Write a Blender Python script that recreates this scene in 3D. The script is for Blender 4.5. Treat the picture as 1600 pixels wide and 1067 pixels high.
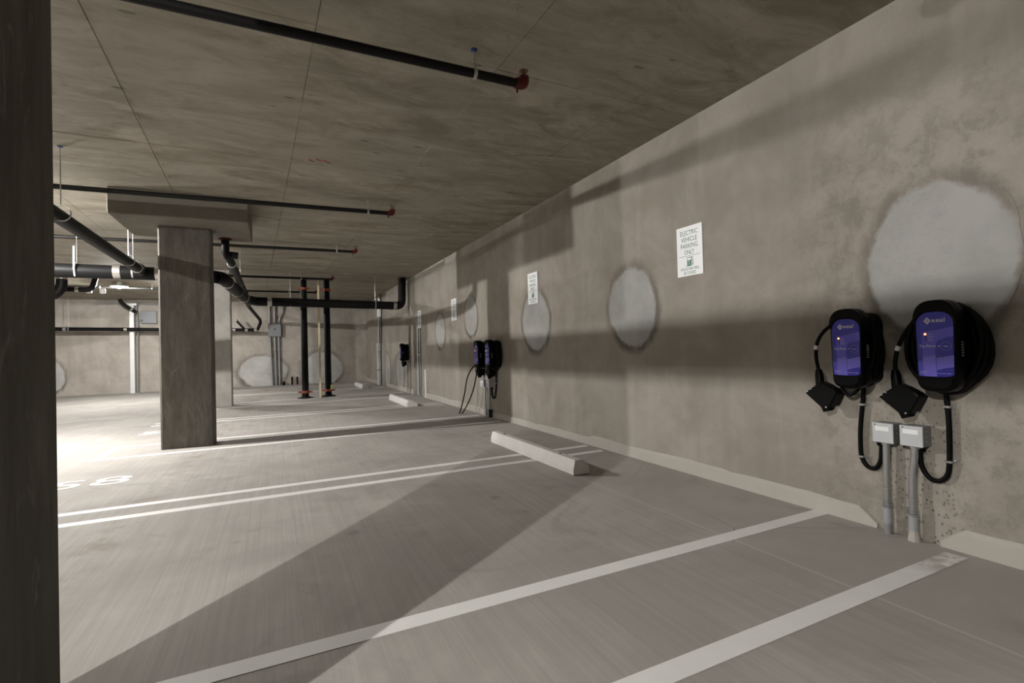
import bpy, bmesh, math, random
from mathutils import Vector, Matrix, noise
random.seed(7)
S = bpy.context.scene
COL = S.collection
for o in list(bpy.data.objects):
    bpy.data.objects.remove(o)

# ------------------------------------------------------------------ camera
cam_d = bpy.data.cameras.new('camera')
cam_d.sensor_width = 36.0
cam_d.lens = 767.3 / 1600 * 36.0
cam_d.clip_start = 0.05
cam = bpy.data.objects.new('camera', cam_d)
COL.objects.link(cam)
YAW, PIT, ROL = math.radians(25.685), math.radians(0.789), math.radians(-1.543)
fw = Vector((math.sin(YAW) * math.cos(PIT), math.cos(YAW) * math.cos(PIT), math.sin(PIT)))
r0 = Vector((math.cos(YAW), -math.sin(YAW), 0))
u0 = r0.cross(fw)
rt = math.cos(ROL) * r0 + math.sin(ROL) * u0
up = -math.sin(ROL) * r0 + math.cos(ROL) * u0
M = Matrix((rt, up, -fw)).transposed().to_4x4()
M.translation = (0, 0, 1.2)
cam.matrix_world = M
S.camera = cam

# ------------------------------------------------------------------ world, exposure
w = bpy.data.worlds.new('world')
S.world = w
w.use_nodes = True
w.node_tree.nodes['Background'].inputs[0].default_value = (0.02, 0.02, 0.02, 1)
S.view_settings.view_transform = 'Standard'
S.view_settings.look = 'None'
S.view_settings.gamma = 1
S.view_settings.use_curve_mapping = False
S.view_settings.exposure = 0.08
LAMP_STRENGTH = 35000.0
S.cycles.adaptive_threshold = 0.02
S.cycles.use_light_tree = False      # three lamps only
S.cycles.max_bounces = 6
S.cycles.diffuse_bounces = 3
S.cycles.glossy_bounces = 2
LAMPS = [(-3.70, -0.65, 0.90), (-3.75, 8.03, 1.2), (-3.75, 16.40, 0.75)]   # x, y, relative output

W, H = 3.43, 3.25          # face of the right wall, underside of the slab
YB, YF, XL = 21.3, -8.0, -10.0   # back wall, wall behind the camera, far left wall

# ------------------------------------------------------------------ node helpers
class NT:
    def __init__(s, name):
        s.m = bpy.data.materials.new(name)
        s.m.use_nodes = True
        s.t = s.m.node_tree
        s.b = s.t.nodes['Principled BSDF']
    def n(s, typ, **kw):
        nd = s.t.nodes.new(typ)
        for k, v in kw.items():
            setattr(nd, k, v)
        return nd
    def put(s, sock, v):
        if isinstance(v, bpy.types.NodeSocket):
            s.t.links.new(v, sock)
        elif isinstance(v, (tuple, list)) and len(v) == 3 and sock.type == 'RGBA':
            sock.default_value = (*v, 1)
        else:
            sock.default_value = v
    def math(s, op, a, b=0.0, c=None, clamp=False):
        nd = s.n('ShaderNodeMath', operation=op, use_clamp=clamp)
        s.put(nd.inputs[0], a)
        s.put(nd.inputs[1], b)
        if c is not None:
            s.put(nd.inputs[2], c)
        return nd.outputs[0]
    def pos(s):
        if not hasattr(s, '_p'):
            s._p = s.n('ShaderNodeNewGeometry').outputs['Position']
        return s._p
    def xyz(s):
        if not hasattr(s, '_x'):
            nd = s.n('ShaderNodeSeparateXYZ')
            s.put(nd.inputs[0], s.pos())
            s._x = nd.outputs
        return s._x
    def mapping(s, scale, loc=(0, 0, 0), rot=(0, 0, 0), vec=None):
        nd = s.n('ShaderNodeMapping')
        s.put(nd.inputs[0], vec if vec is not None else s.pos())
        nd.inputs['Scale'].default_value = scale
        nd.inputs['Location'].default_value = loc
        nd.inputs['Rotation'].default_value = rot
        return nd.outputs[0]
    def noise(s, scale, detail=4, rough=0.55, dist=0.0, vec=None):
        nd = s.n('ShaderNodeTexNoise')
        s.put(nd.inputs['Vector'], vec if vec is not None else s.pos())
        nd.inputs['Scale'].default_value = scale
        nd.inputs['Detail'].default_value = detail
        nd.inputs['Roughness'].default_value = rough
        nd.inputs['Distortion'].default_value = dist
        return nd.outputs[0]
    def voro(s, scale, feature='F1', vec=None):
        nd = s.n('ShaderNodeTexVoronoi', feature=feature)
        s.put(nd.inputs['Vector'], vec if vec is not None else s.pos())
        nd.inputs['Scale'].default_value = scale
        return nd.outputs[0]
    def rng(s, v, a, b, c=0.0, d=1.0, smooth=True):
        nd = s.n('ShaderNodeMapRange', interpolation_type='SMOOTHSTEP' if smooth else 'LINEAR')
        s.put(nd.inputs[0], v)
        for i, q in enumerate((a, b, c, d)):
            nd.inputs[i + 1].default_value = q
        return nd.outputs[0]
    def mix(s, f, a, b, mode='MIX'):
        nd = s.n('ShaderNodeMix', data_type='RGBA', blend_type=mode)
        s.put(nd.inputs[0], f)
        s.put(nd.inputs[6], a)
        s.put(nd.inputs[7], b)
        return nd.outputs[2]
    def bump(s, h, strength=0.3, dist=0.01):
        nd = s.n('ShaderNodeBump')
        nd.inputs['Strength'].default_value = strength
        nd.inputs['Distance'].default_value = dist
        s.put(nd.inputs['Height'], h)
        s.t.links.new(nd.outputs[0], s.b.inputs['Normal'])
    def done(s, col=None, rough=None, metal=None, spec=None):
        if col is not None:
            s.put(s.b.inputs['Base Color'], col)
        if rough is not None:
            s.put(s.b.inputs['Roughness'], rough)
        if metal is not None:
            s.put(s.b.inputs['Metallic'], metal)
        if spec is not None:
            s.put(s.b.inputs['Specular IOR Level'], spec)
        return s.m

def sc(c, k):
    return tuple(x * k for x in c)

def plain(name, col, rough=0.5, metal=0.0, var=0.12, nscale=14, spec=0.5, bump=0.0):
    t = NT(name)
    n = t.noise(nscale, 2, 0.6)
    c = t.mix(n, sc(col, 1 - var), sc(col, 1 + var))
    if bump:
        t.bump(t.noise(nscale * 6, 3), bump, 0.002)
    return t.done(c, rough, metal, spec)

# ------------------------------------------------------------------ surface materials
def mat_ceiling():
    t = NT('formed_concrete_ceiling')
    oi = t.n('ShaderNodeObjectInfo').outputs['Random']
    st = t.mapping((0.7, 1.9, 1))                      # plywood grain runs along X
    big = t.noise(0.8, 3, 0.62, 0.6)
    grain = t.noise(1.7, 6, 0.72, 0.7, st)
    fine = t.noise(7, 5, 0.78, 0.5, t.mapping((0.75, 1.4, 1)))
    c = t.mix(t.rng(grain, 0.32, 0.68), (0.190, 0.164, 0.121), (0.400, 0.362, 0.296))
    c = t.mix(t.math('MULTIPLY', t.rng(big, 0.38, 0.62), 0.55), c, (0.285, 0.264, 0.220))
    c = t.mix(t.math('MULTIPLY', t.rng(fine, 0.30, 0.48, 1.0, 0.0), 0.40), c, (0.135, 0.113, 0.080))
    c = t.mix(t.math('MULTIPLY', t.rng(fine, 0.56, 0.70), 0.35), c, (0.41, 0.38, 0.32))
    sp = t.math('MULTIPLY', t.rng(t.voro(2.6, vec=t.mapping((0.7, 2.0, 1), rot=(0, 0, 0.25))), 0.05, 0.11, 1.0, 0.0),
                t.rng(big, 0.46, 0.56))
    c = t.mix(t.math('MULTIPLY', sp, 0.75), c, (0.06, 0.05, 0.04))
    c = t.mix(t.math('MULTIPLY', oi, 0.30), c, (0.235, 0.212, 0.168))
    return t.done(c, 0.8, spec=0.25)

WALL_PATCHES = [(1.475, 1.64, 0.375, 0.49), (4.17, 1.60, 0.40, 0.44), (6.32, 1.59, 0.42, 0.46),
                (8.95, 1.845, 0.36, 0.40), (10.95, 1.64, 0.38, 0.42), (13.15, 0.42, 0.34, 0.54),
                (15.15, 0.52, 0.55, 0.62), (17.0, 0.50, 0.5, 0.66)]
BACK_PATCHES = [(-0.45, 0.55, 0.86, 0.66), (1.68, 0.57, 0.82, 0.72), (-6.85, 0.65, 0.5, 0.6)]

def mat_wall(name, patches, axis, base):
    t = NT(name)
    x = t.xyz()
    Yc, Zc = x[axis], x[2]
    med = t.noise(1.6, 5, 0.65, 0.4)
    st = t.noise(2.6, 4, 0.6, 0.2, t.mapping((2.2, 2.2, 0.22)))
    wob = t.noise(2.6, 4, 0.6)
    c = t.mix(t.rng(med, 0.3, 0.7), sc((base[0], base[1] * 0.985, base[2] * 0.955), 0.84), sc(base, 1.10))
    c = t.mix(t.math('MULTIPLY', t.rng(st, 0.50, 0.72), 0.30), c, sc(base, 1.28))
    c = t.mix(t.math('MULTIPLY', t.rng(st, 0.28, 0.46, 1.0, 0.0), 0.25), c, sc(base, 0.72))
    ring_all = in_all = None
    wv = t.math('ADD', t.math('MULTIPLY', t.math('SUBTRACT', wob, 0.5), 0.34), t.math('MULTIPLY', t.math('SUBTRACT', t.noise(13, 3, 0.6), 0.5), 0.10))
    for (py, pz, a, b) in patches:
        dy = t.math('MULTIPLY_ADD', Yc, 1 / a, -py / a)
        dz = t.math('MULTIPLY_ADD', Zc, 1 / b, -pz / b)
        d = t.math('SQRT', t.math('MULTIPLY_ADD', dy, dy, t.math('MULTIPLY', dz, dz)))
        d = t.math('ADD', d, wv)
        rg = t.math('MULTIPLY', t.rng(d, 1.0, 1.20, 1.0, 0.0), t.rng(dz, -1.0, 0.9, 1.0, 0.55))
        ri = t.rng(d, 0.88, 0.99, 1.0, 0.0)
        ring_all = rg if ring_all is None else t.math('MAXIMUM', ring_all, rg)
        in_all = ri if in_all is None else t.math('MAXIMUM', in_all, ri)
    k = t.math('MULTIPLY', ring_all, t.rng(st, 0.32, 0.60, 0.25, 1.0))
    c = t.mix(k, c, sc((base[0], base[1] * 0.98, base[2] * 0.95), 0.36))
    g = (base[0] + base[1] + base[2]) / 3
    pc = t.mix(t.rng(wob, 0.3, 0.7), (g * 1.12, g * 1.11, g * 1.07), (g * 1.42, g * 1.41, g * 1.36))
    c = t.mix(in_all, c, pc)
    # rough skim around the big near patch + pitting round the conduits
    if axis == 1:
        ny = t.math('ABSOLUTE', t.math('SUBTRACT', Yc, 1.6))
        rgn = t.math('MULTIPLY', t.rng(ny, 0.25, 1.0, 1.0, 0.0), t.rng(Zc, 2.2, 3.1, 1.0, 0.0))
        rgn = t.math('MULTIPLY', rgn, t.math('SUBTRACT', 1.0, in_all))
        rk = t.noise(6.5, 6, 0.78, 0.25)
        c = t.mix(t.math('MULTIPLY', t.math('MULTIPLY', rgn, t.rng(rk, 0.47, 0.60)), 0.55), c, sc(base, 0.58))
        c = t.mix(t.math('MULTIPLY', t.math('MULTIPLY', rgn, t.rng(rk, 0.36, 0.45, 1.0, 0.0)), 0.30), c, sc(base, 1.3))
        py_ = t.math('ABSOLUTE', t.math('SUBTRACT', Yc, t.math('ADD', 1.56, t.math('MULTIPLY', wob, 0.1))))
        pm = t.math('MULTIPLY', t.rng(py_, 0.06, 0.36, 1.0, 0.0), t.rng(Zc, 0.6, 1.1, 1.0, 0.12))
        pit = t.rng(t.voro(40, vec=t.mapping((1, 1.1, 0.9), rot=(0.6, 0, 0))), 0.18, 0.40, 1.0, 0.0)
        pit = t.math('MULTIPLY', pit, t.rng(wob, 0.35, 0.55))
        c = t.mix(t.math('MULTIPLY', t.math('MULTIPLY', pit, pm), 0.85), c, sc(base, 0.28))
        c = t.mix(t.math('MULTIPLY', t.math('MULTIPLY', t.rng(rk, 0.52, 0.62), pm), 0.5), c, sc(base, 1.5))
    speck = t.math('MULTIPLY', t.rng(t.voro(9), 0.03, 0.07, 1.0, 0.0), t.rng(wob, 0.5, 0.6))
    c = t.mix(t.math('MULTIPLY', speck, 0.5), c, sc(base, 0.45))
    t.bump(t.noise(3.5, 3, 0.6), 0.25, 0.012)
    return t.done(c, 0.72, spec=0.25)

def mat_floor():
    t = NT('broomed_concrete_floor')
    x = t.xyz()
    br = t.noise(1.0, 4, 0.85, 0.0, t.mapping((85, 0.9, 1)))
    br2 = t.noise(1.0, 3, 0.7, 0.0, t.mapping((24, 0.35, 1)))
    drive = t.rng(x[0], 2.42, 2.50, 1.0, 0.0)
    big = t.noise(0.7, 4, 0.6, 0.5)
    med = t.noise(3.0, 4, 0.65, 0.4)
    b = (0.412, 0.391, 0.364)
    c = t.mix(t.rng(big, 0.32, 0.7), sc(b, 0.86), sc(b, 1.12))
    c = t.mix(t.math('MULTIPLY', t.rng(med, 0.35, 0.65, 1, 0), 0.25), c, sc((b[0], b[1] * 0.97, b[2] * 0.93), 0.78))
    bm = t.math('MULTIPLY', t.rng(t.math('ADD', t.math('MULTIPLY', br, 0.6), t.math('MULTIPLY', br2, 0.4)), 0.38, 0.62), drive)
    c = t.mix(t.math('MULTIPLY', bm, 0.36), c, sc(b, 0.62))
    # smoother, greyer strip beside the wall with drip stains
    strip = t.math('SUBTRACT', 1.0, drive)
    c = t.mix(t.math('MULTIPLY', strip, 0.35), c, (0.35, 0.333, 0.310))
    stn = t.math('MULTIPLY', t.rng(t.noise(1.5, 5, 0.6, 0.8, t.mapping((1, 1, 1), loc=(3, 8, 0))), 0.55, 0.70), 0.45)
    c = t.mix(stn, c, sc(b, 0.60))
    oil = t.math('MULTIPLY', t.rng(t.voro(1.7), 0.04, 0.12, 1.0, 0.0), t.rng(t.noise(5, 4), 0.42, 0.62))
    c = t.mix(t.math('MULTIPLY', oil, 0.6), c, sc(b, 0.42))
    sp = t.math('MULTIPLY', t.rng(t.voro(16), 0.03, 0.08, 1.0, 0.0), t.rng(t.noise(1.6), 0.48, 0.6))
    c = t.mix(t.math('MULTIPLY', sp, 0.55), c, sc(b, 0.4))
    # long pale saw-cut joint and tyre stain
    jn = t.rng(t.math('ABSOLUTE', t.math('SUBTRACT', x[0], t.math('ADD', 2.487, t.math('MULTIPLY', t.noise(6, 2), 0.006)))), 0.003, 0.009, 1.0, 0.0)
    c = t.mix(t.math('MULTIPLY', jn, 0.55), c, (0.55, 0.53, 0.50))
    tx = t.math('ABSOLUTE', t.math('SUBTRACT', x[0], t.math('ADD', -1.25, t.math('MULTIPLY', x[1], 0.05))))
    ty = t.math('MULTIPLY', t.rng(tx, 0.03, 0.22, 1.0, 0.0), t.rng(t.noise(2.2, 5, 0.7), 0.45, 0.65))
    c = t.mix(t.math('MULTIPLY', t.math('MULTIPLY', ty, drive), 0.5), c, (0.22, 0.185, 0.14))
    # hairline cracks
    ck = t.rng(t.voro(0.42, 'DISTANCE_TO_EDGE', t.mix(0.12, t.pos(), t.n('ShaderNodeTexNoise').outputs[1])), 0.0, 0.0022, 1.0, 0.0)
    ck = t.math('MULTIPLY', t.math('MULTIPLY', ck, strip), t.rng(big, 0.45, 0.55))
    c = t.mix(t.math('MULTIPLY', ck, 0.6), c, sc(b, 0.4))
    t.bump(t.noise(1.0, 2, 0.8, 0.0, t.mapping((85, 0.9, 1))), 0.15, 0.004)
    return t.done(c, 0.88, spec=0.22)

def mat_column():
    t = NT('dark_formed_concrete')
    st = t.noise(3.2, 9, 0.7, 0.5, t.mapping((3.0, 3.0, 0.55)))
    big = t.noise(1.4, 5, 0.6, 0.6)
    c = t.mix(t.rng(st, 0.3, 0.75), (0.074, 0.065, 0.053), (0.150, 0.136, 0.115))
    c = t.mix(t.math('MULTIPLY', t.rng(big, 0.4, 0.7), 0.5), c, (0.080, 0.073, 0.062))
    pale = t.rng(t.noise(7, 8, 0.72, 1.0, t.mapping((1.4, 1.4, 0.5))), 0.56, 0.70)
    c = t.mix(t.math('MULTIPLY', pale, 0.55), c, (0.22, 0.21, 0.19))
    t.bump(t.noise(6, 2, 0.6), 0.2, 0.006)
    return t.done(c, 0.75, spec=0.3)

def mat_paint():
    t = NT('worn_white_traffic_paint')
    wear = t.rng(t.noise(26, 6, 0.75), 0.60, 0.74)
    x = t.xyz()
    end = t.math('MULTIPLY', t.rng(x[0], 2.9, 3.15), t.rng(x[1], 1.7, 1.9, 1.0, 0.0))
    wear = t.math('MAXIMUM', t.math('MULTIPLY', wear, 0.35),
                  t.math('MULTIPLY', end, t.rng(t.noise(9, 6, 0.7), 0.36, 0.56)))
    soft = t.noise(5, 4)
    c = t.mix(soft, (0.72, 0.715, 0.70), (0.84, 0.835, 0.82))
    c = t.mix(wear, c, (0.44, 0.42, 0.385))
    return t.done(c, 0.6, spec=0.3)

M_CEIL = mat_ceiling()
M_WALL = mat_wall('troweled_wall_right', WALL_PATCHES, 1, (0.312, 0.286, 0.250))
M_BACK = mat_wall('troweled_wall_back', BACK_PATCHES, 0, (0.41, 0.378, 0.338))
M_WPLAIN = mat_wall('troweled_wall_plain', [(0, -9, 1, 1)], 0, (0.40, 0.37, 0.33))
M_FLOOR = mat_floor()
M_COL = mat_column()
M_PAINT = mat_paint()
M_CAPITAL = plain('drop_cap_concrete', (0.165, 0.150, 0.124), 0.8, 0, 0.30, 4, 0.25)
M_COLPALE = plain('pale_formed_concrete', (0.33, 0.315, 0.29), 0.75, 0, 0.28, 5, 0.25)
M_PATCH = plain('cement_patch', (0.455, 0.440, 0.415), 0.75, 0, 0.14, 3.5, 0.25, 0.15)
M_BASE = plain('beige_cove_mortar', (0.415, 0.388, 0.348), 0.7, 0, 0.08, 6, 0.25)
M_STOP = plain('precast_concrete', (0.62, 0.61, 0.585), 0.75, 0, 0.10, 7, 0.25, 0.15)
M_PIPE = plain('black_cast_iron', (0.006, 0.006, 0.0063), 0.5, 0, 0.25, 9, 0.14)
M_SPRK = plain('black_steel_pipe', (0.006, 0.0055, 0.005), 0.55, 0, 0.2, 12, 0.2)
M_BAND = plain('stainless_coupling', (0.50, 0.48, 0.45), 0.35, 0.9, 0.1, 20)
M_GALV = plain('galvanised_steel', (0.46, 0.465, 0.475), 0.32, 0.85, 0.12, 18)
M_POST = plain('galvanised_post', (0.66, 0.67, 0.68), 0.5, 0.3, 0.06, 6)
M_ROD = plain('zinc_rod', (0.48, 0.47, 0.45), 0.4, 0.8, 0.1, 30)
M_RED = plain('red_fitting', (0.075, 0.010, 0.008), 0.5, 0, 0.25, 30, 0.25)
M_REDCLAMP = plain('red_oxide_clamp', (0.26, 0.065, 0.035), 0.6, 0, 0.3, 40)
M_BLUE = plain('blue_anchor', (0.015, 0.045, 0.17), 0.5, 0, 0.1, 20)
M_BRASS = plain('dull_brass', (0.22, 0.14, 0.07), 0.45, 0.8, 0.1, 30)
M_BLACK = plain('black_plastic', (0.0022, 0.0022, 0.0024), 0.4, 0, 0.15, 30, 0.09)
M_RUBBER = plain('black_cable_jacket', (0.0025, 0.0025, 0.0027), 0.45, 0, 0.2, 40, 0.10)
M_GREYBOX = plain('grey_enamel_box', (0.50, 0.52, 0.54), 0.45, 0.15, 0.05, 9)
M_BOXSIDE = plain('zinc_box_body', (0.30, 0.30, 0.30), 0.5, 0.6, 0.12, 22)
M_DARKBOX = plain('slate_grey_enamel', (0.20, 0.215, 0.225), 0.5, 0.1, 0.06, 9)
M_PVC = plain('grey_pvc', (0.30, 0.31, 0.32), 0.5, 0, 0.08, 25)
M_WHITE = plain('white_label', (0.80, 0.80, 0.80), 0.5, 0, 0.03, 20)
M_SIGN = plain('sign_face', (0.86, 0.87, 0.885), 0.38, 0, 0.02, 8)
M_GREEN = plain('sign_green', (0.006, 0.135, 0.085), 0.45, 0, 0.05, 20)
M_PURPLE = plain('violet_faceplate', (0.022, 0.021, 0.37), 0.22, 0, 0.05, 6)
M_PURPLE2 = plain('violet_faceplate_pale', (0.088, 0.080, 0.56), 0.22, 0, 0.05, 6)
M_PURPLE3 = plain('violet_faceplate_paler', (0.165, 0.145, 0.70), 0.22, 0, 0.05, 6)
M_PRINT = plain('white_print', (0.70, 0.70, 0.78), 0.4, 0, 0.02, 20)
M_PRINTDIM = plain('lavender_print', (0.30, 0.28, 0.58), 0.4, 0, 0.02, 20)
M_WOOD = plain('pale_timber', (0.62, 0.55, 0.37), 0.7, 0, 0.1, 9)
M_WHITEPL = plain('white_enamel', (0.78, 0.78, 0.78), 0.4, 0, 0.03, 9)
M_SPRAY = plain('red_spray_paint', (0.34, 0.11, 0.09), 0.8, 0, 0.2, 60)
M_YELLOW = plain('yellow_tag', (0.42, 0.42, 0.04), 0.6, 0, 0.1, 20)

def emit(name, col, strength):
    m = bpy.data.materials.new(name)
    m.use_nodes = True
    t = m.node_tree
    b = t.nodes['Principled BSDF']
    b.inputs['Base Color'].default_value = (*col, 1)
    b.inputs['Emission Color'].default_value = (*col, 1)
    b.inputs['Emission Strength'].default_value = strength
    return m
M_LED = emit('amber_led', (1.0, 0.20, 0.02), 2.2)
M_LEDCORE = emit('amber_led_core', (1.0, 0.55, 0.18), 6.0)

for _m in (M_LED, M_LEDCORE):
    _m.cycles.emission_sampling = 'NONE'

# ------------------------------------------------------------------ mesh helpers
def V(*a):
    return Vector(a)

class B:
    """collects geometry in world space, links it as one mesh object"""
    def __init__(s):
        s.bm = bmesh.new()
    def poly_prism(s, pts, d, bevel=0.0, seg=2):
        """pts: list of 3D points (planar), extruded by vector d"""
        d = Vector(d)
        a = [s.bm.verts.new(p) for p in pts]
        b = [s.bm.verts.new(Vector(p) + d) for p in pts]
        n = len(pts)
        fs = [s.bm.faces.new(a[::-1]), s.bm.faces.new(b)]
        for i in range(n):
            fs.append(s.bm.faces.new((a[i], a[(i + 1) % n], b[(i + 1) % n], b[i])))
        bmesh.ops.recalc_face_normals(s.bm, faces=fs)
        if bevel:
            es = set(e for f in fs for e in f.edges)
            bmesh.ops.bevel(s.bm, geom=list(es), offset=bevel, segments=seg, affect='EDGES', profile=0.5)
        return s
    def box(s, lo, hi, bevel=0.0, seg=2):
        x0, y0, z0 = lo
        x1, y1, z1 = hi
        return s.poly_prism([(x0, y0, z0), (x1, y0, z0), (x1, y1, z0), (x0, y1, z0)], (0, 0, z1 - z0), bevel, seg)
    def tube(s, pts, r, n=12, fillet=0.0, fseg=6, cap=True, closed=False):
        pts = [Vector(p) for p in pts]
        if fillet:
            out = [pts[0]]
            for i in range(1, len(pts) - 1):
                p, a, b = pts[i], pts[i - 1], pts[i + 1]
                da, db = (a - p), (b - p)
                f = min(fillet, da.length * 0.5, db.length * 0.5)
                A, C = p + da.normalized() * f, p + db.normalized() * f
                for k in range(fseg + 1):
                    q = k / fseg
                    out.append(A * (1 - q) ** 2 + p * 2 * q * (1 - q) + C * q * q)
            out.append(pts[-1])
            pts = out
        N = len(pts)
        rad = r if isinstance(r, (list, tuple)) else [r] * N
        rings = []
        T0 = (pts[1] - pts[0]).normalized()
        ref = Vector((0, 0, 1)) if abs(T0.z) < 0.9 else Vector((1, 0, 0))
        u = T0.cross(ref).normalized()
        for i, p in enumerate(pts):
            if closed:
                T = (pts[(i + 1) % N] - pts[i - 1]).normalized()
            elif i == 0:
                T = T0
            elif i == N - 1:
                T = (pts[-1] - pts[-2]).normalized()
            else:
                T = ((pts[i + 1] - p).normalized() + (p - pts[i - 1]).normalized()).normalized()
            u = (u - T * u.dot(T)).normalized()
            v = T.cross(u)
            rr = rad[i]
            rings.append([s.bm.verts.new(p + (u * math.cos(2 * math.pi * k / n) + v * math.sin(2 * math.pi * k / n)) * rr) for k in range(n)])
        fs = []
        for i in range(N if closed else N - 1):
            a, b = rings[i], rings[(i + 1) % N]
            for k in range(n):
                f = s.bm.faces.new((a[k], a[(k + 1) % n], b[(k + 1) % n], b[k]))
                f.smooth = True
                fs.append(f)
        if cap and not closed:
            fs.append(s.bm.faces.new(rings[0][::-1]))
            fs.append(s.bm.faces.new(rings[-1]))
        bmesh.ops.recalc_face_normals(s.bm, faces=fs)
        return s
    def lathe(s, base, axis, prof, n=20):
        """prof: (radius, distance along axis) pairs"""
        axis = Vector(axis).normalized()
        base = Vector(base)
        pts = [base + axis * h for _, h in prof]
        ref = Vector((0, 0, 1)) if abs(axis.z) < 0.9 else Vector((1, 0, 0))
        u = axis.cross(ref).normalized()
        v = axis.cross(u)
        rings = []
        for (r, h), p in zip(prof, pts):
            rings.append([s.bm.verts.new(p + (u * math.cos(2 * math.pi * k / n) + v * math.sin(2 * math.pi * k / n)) * max(r, 1e-4)) for k in range(n)])
        fs = []
        for a, b in zip(rings, rings[1:]):
            for k in range(n):
                f = s.bm.faces.new((a[k], a[(k + 1) % n], b[(k + 1) % n], b[k]))
                f.smooth = True
                fs.append(f)
        fs.append(s.bm.faces.new(rings[0][::-1]))
        fs.append(s.bm.faces.new(rings[-1]))
        bmesh.ops.recalc_face_normals(s.bm, faces=fs)
        return s
    def obj(s, name, mat, parent=None, auto=True):
        me = bpy.data.meshes.new(name)
        off = origin(parent)
        if off.length:
            bmesh.ops.translate(s.bm, verts=s.bm.verts, vec=-off)
        s.bm.to_mesh(me)
        s.bm.free()
        me.materials.append(mat)
        if auto:
            me.set_sharp_from_angle(angle=math.radians(38)) if any(p.use_smooth for p in me.polygons) else None
        return link(name, me, parent)

ORG = {}
def origin(p):
    return ORG.get(p.name, Vector((0, 0, 0))) if p else Vector((0, 0, 0))

def link(name, me, parent=None):
    o = bpy.data.objects.new(name, me)
    COL.objects.link(o)
    if parent:
        o.parent = parent
        ORG[o.name] = origin(parent)
    return o

def thing(name, loc, label, cat, group=None):
    o = bpy.data.objects.new(name, None)
    o.empty_display_size = 0.1
    COL.objects.link(o)
    o.location = loc
    ORG[o.name] = Vector(loc)
    return tag(o, label, cat, group)

def tag(o, label, cat, group=None):
    o['label'] = label
    o['category'] = cat
    if group:
        o['group'] = group
    return o

def struct(o):
    o['kind'] = 'structure'
    return o

_txt = {}
def text_mesh(body, width=None, height=None):
    """flat filled lettering centred on the origin in XY, scaled to a width and/or height"""
    key = (body, width, height)
    if key in _txt:
        return _txt[key].copy()
    cu = bpy.data.curves.new('lettering', 'FONT')
    cu.body = body
    cu.size = 1.0
    cu.resolution_u = 3
    cu.extrude = 0.004
    o = bpy.data.objects.new('lettering', cu)
    COL.objects.link(o)
    dg = bpy.context.evaluated_depsgraph_get()
    me = bpy.data.meshes.new_from_object(o.evaluated_get(dg))
    bpy.data.objects.remove(o)
    bpy.data.curves.remove(cu)
    xs = [v.co.x for v in me.vertices]
    ys = [v.co.y for v in me.vertices]
    cx, cy = (min(xs) + max(xs)) / 2, (min(ys) + max(ys)) / 2
    kx = width / (max(xs) - min(xs)) if width else None
    ky = height / (max(ys) - min(ys)) if height else None
    kx, ky = kx or ky, ky or kx
    for v in me.vertices:
        v.co = ((v.co.x - cx) * kx, (v.co.y - cy) * ky, v.co.z * min(kx, ky))
    _txt[key] = me
    return me.copy()

def text_obj(name, body, mat, parent, centre, width=None, height=None, frame='wall'):
    me = text_mesh(body, width, height)
    if frame == 'wall':      # faces -X: reads left to right along -Y
        R = Matrix(((0, 0, -1), (-1, 0, 0), (0, 1, 0)))
    else:                    # lies on the floor, reads along +X
        R = Matrix.Identity(3)
    c = Vector(centre) - origin(parent)
    for v in me.vertices:
        v.co = R @ v.co + c
    me.materials.clear()
    me.materials.append(mat)
    return link(name, me, parent)

# ================================================================== THE SETTING
fl = struct(B().box((XL, YF, -0.3), (W + 0.3, YB + 0.3, 0)).obj('floor', M_FLOOR))
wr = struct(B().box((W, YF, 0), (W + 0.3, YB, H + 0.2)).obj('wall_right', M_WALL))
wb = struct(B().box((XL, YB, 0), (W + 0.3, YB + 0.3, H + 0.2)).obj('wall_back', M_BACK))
struct(B().box((XL - 0.3, YF, 0), (XL, YB + 0.3, H + 0.2)).obj('wall_left', M_WPLAIN))
struct(B().box((XL, YF - 0.3, 0), (W + 0.3, YF, H + 0.2)).obj('wall_front', M_WPLAIN))
ce = struct(B().box((XL, YF, H + 0.012), (W, YB, H + 0.3)).obj('ceiling', M_CEIL))

# ceiling: imprint of every formwork sheet, a hair proud of the recessed joints
def gx(i, y):
    return 0.265 + 1.235 * i - 0.036 * (y - 3.25)
def gy(j):
    return 3.25 + 2.44 * j
for j in range(-5, 8):
    for i in range(-9, 4):
        y0, y1 = max(gy(j), YF), min(gy(j + 1), YB)
        if y1 - y0 < 0.05:
            continue
        g = 0.0022 if j < 3 else 0.004
        z = H + random.uniform(-0.0018, 0.0018)
        q = []
        for (ii, yy, sx, sy) in ((i, y0, 1, 1), (i + 1, y0, -1, 1), (i + 1, y1, -1, -1), (i, y1, 1, -1)):
            q.append((min(W, max(XL, gx(ii, yy) + sx * g)), yy + sy * g, z))
        if max(p[0] for p in q) - min(p[0] for p in q) < 0.08 or abs(q[0][0] - q[1][0]) < 0.02 or abs(q[2][0] - q[3][0]) < 0.02:
            continue
        B().poly_prism(q, (0, 0, 0.02)).obj('formwork_panel', M_CEIL, ce)
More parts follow.
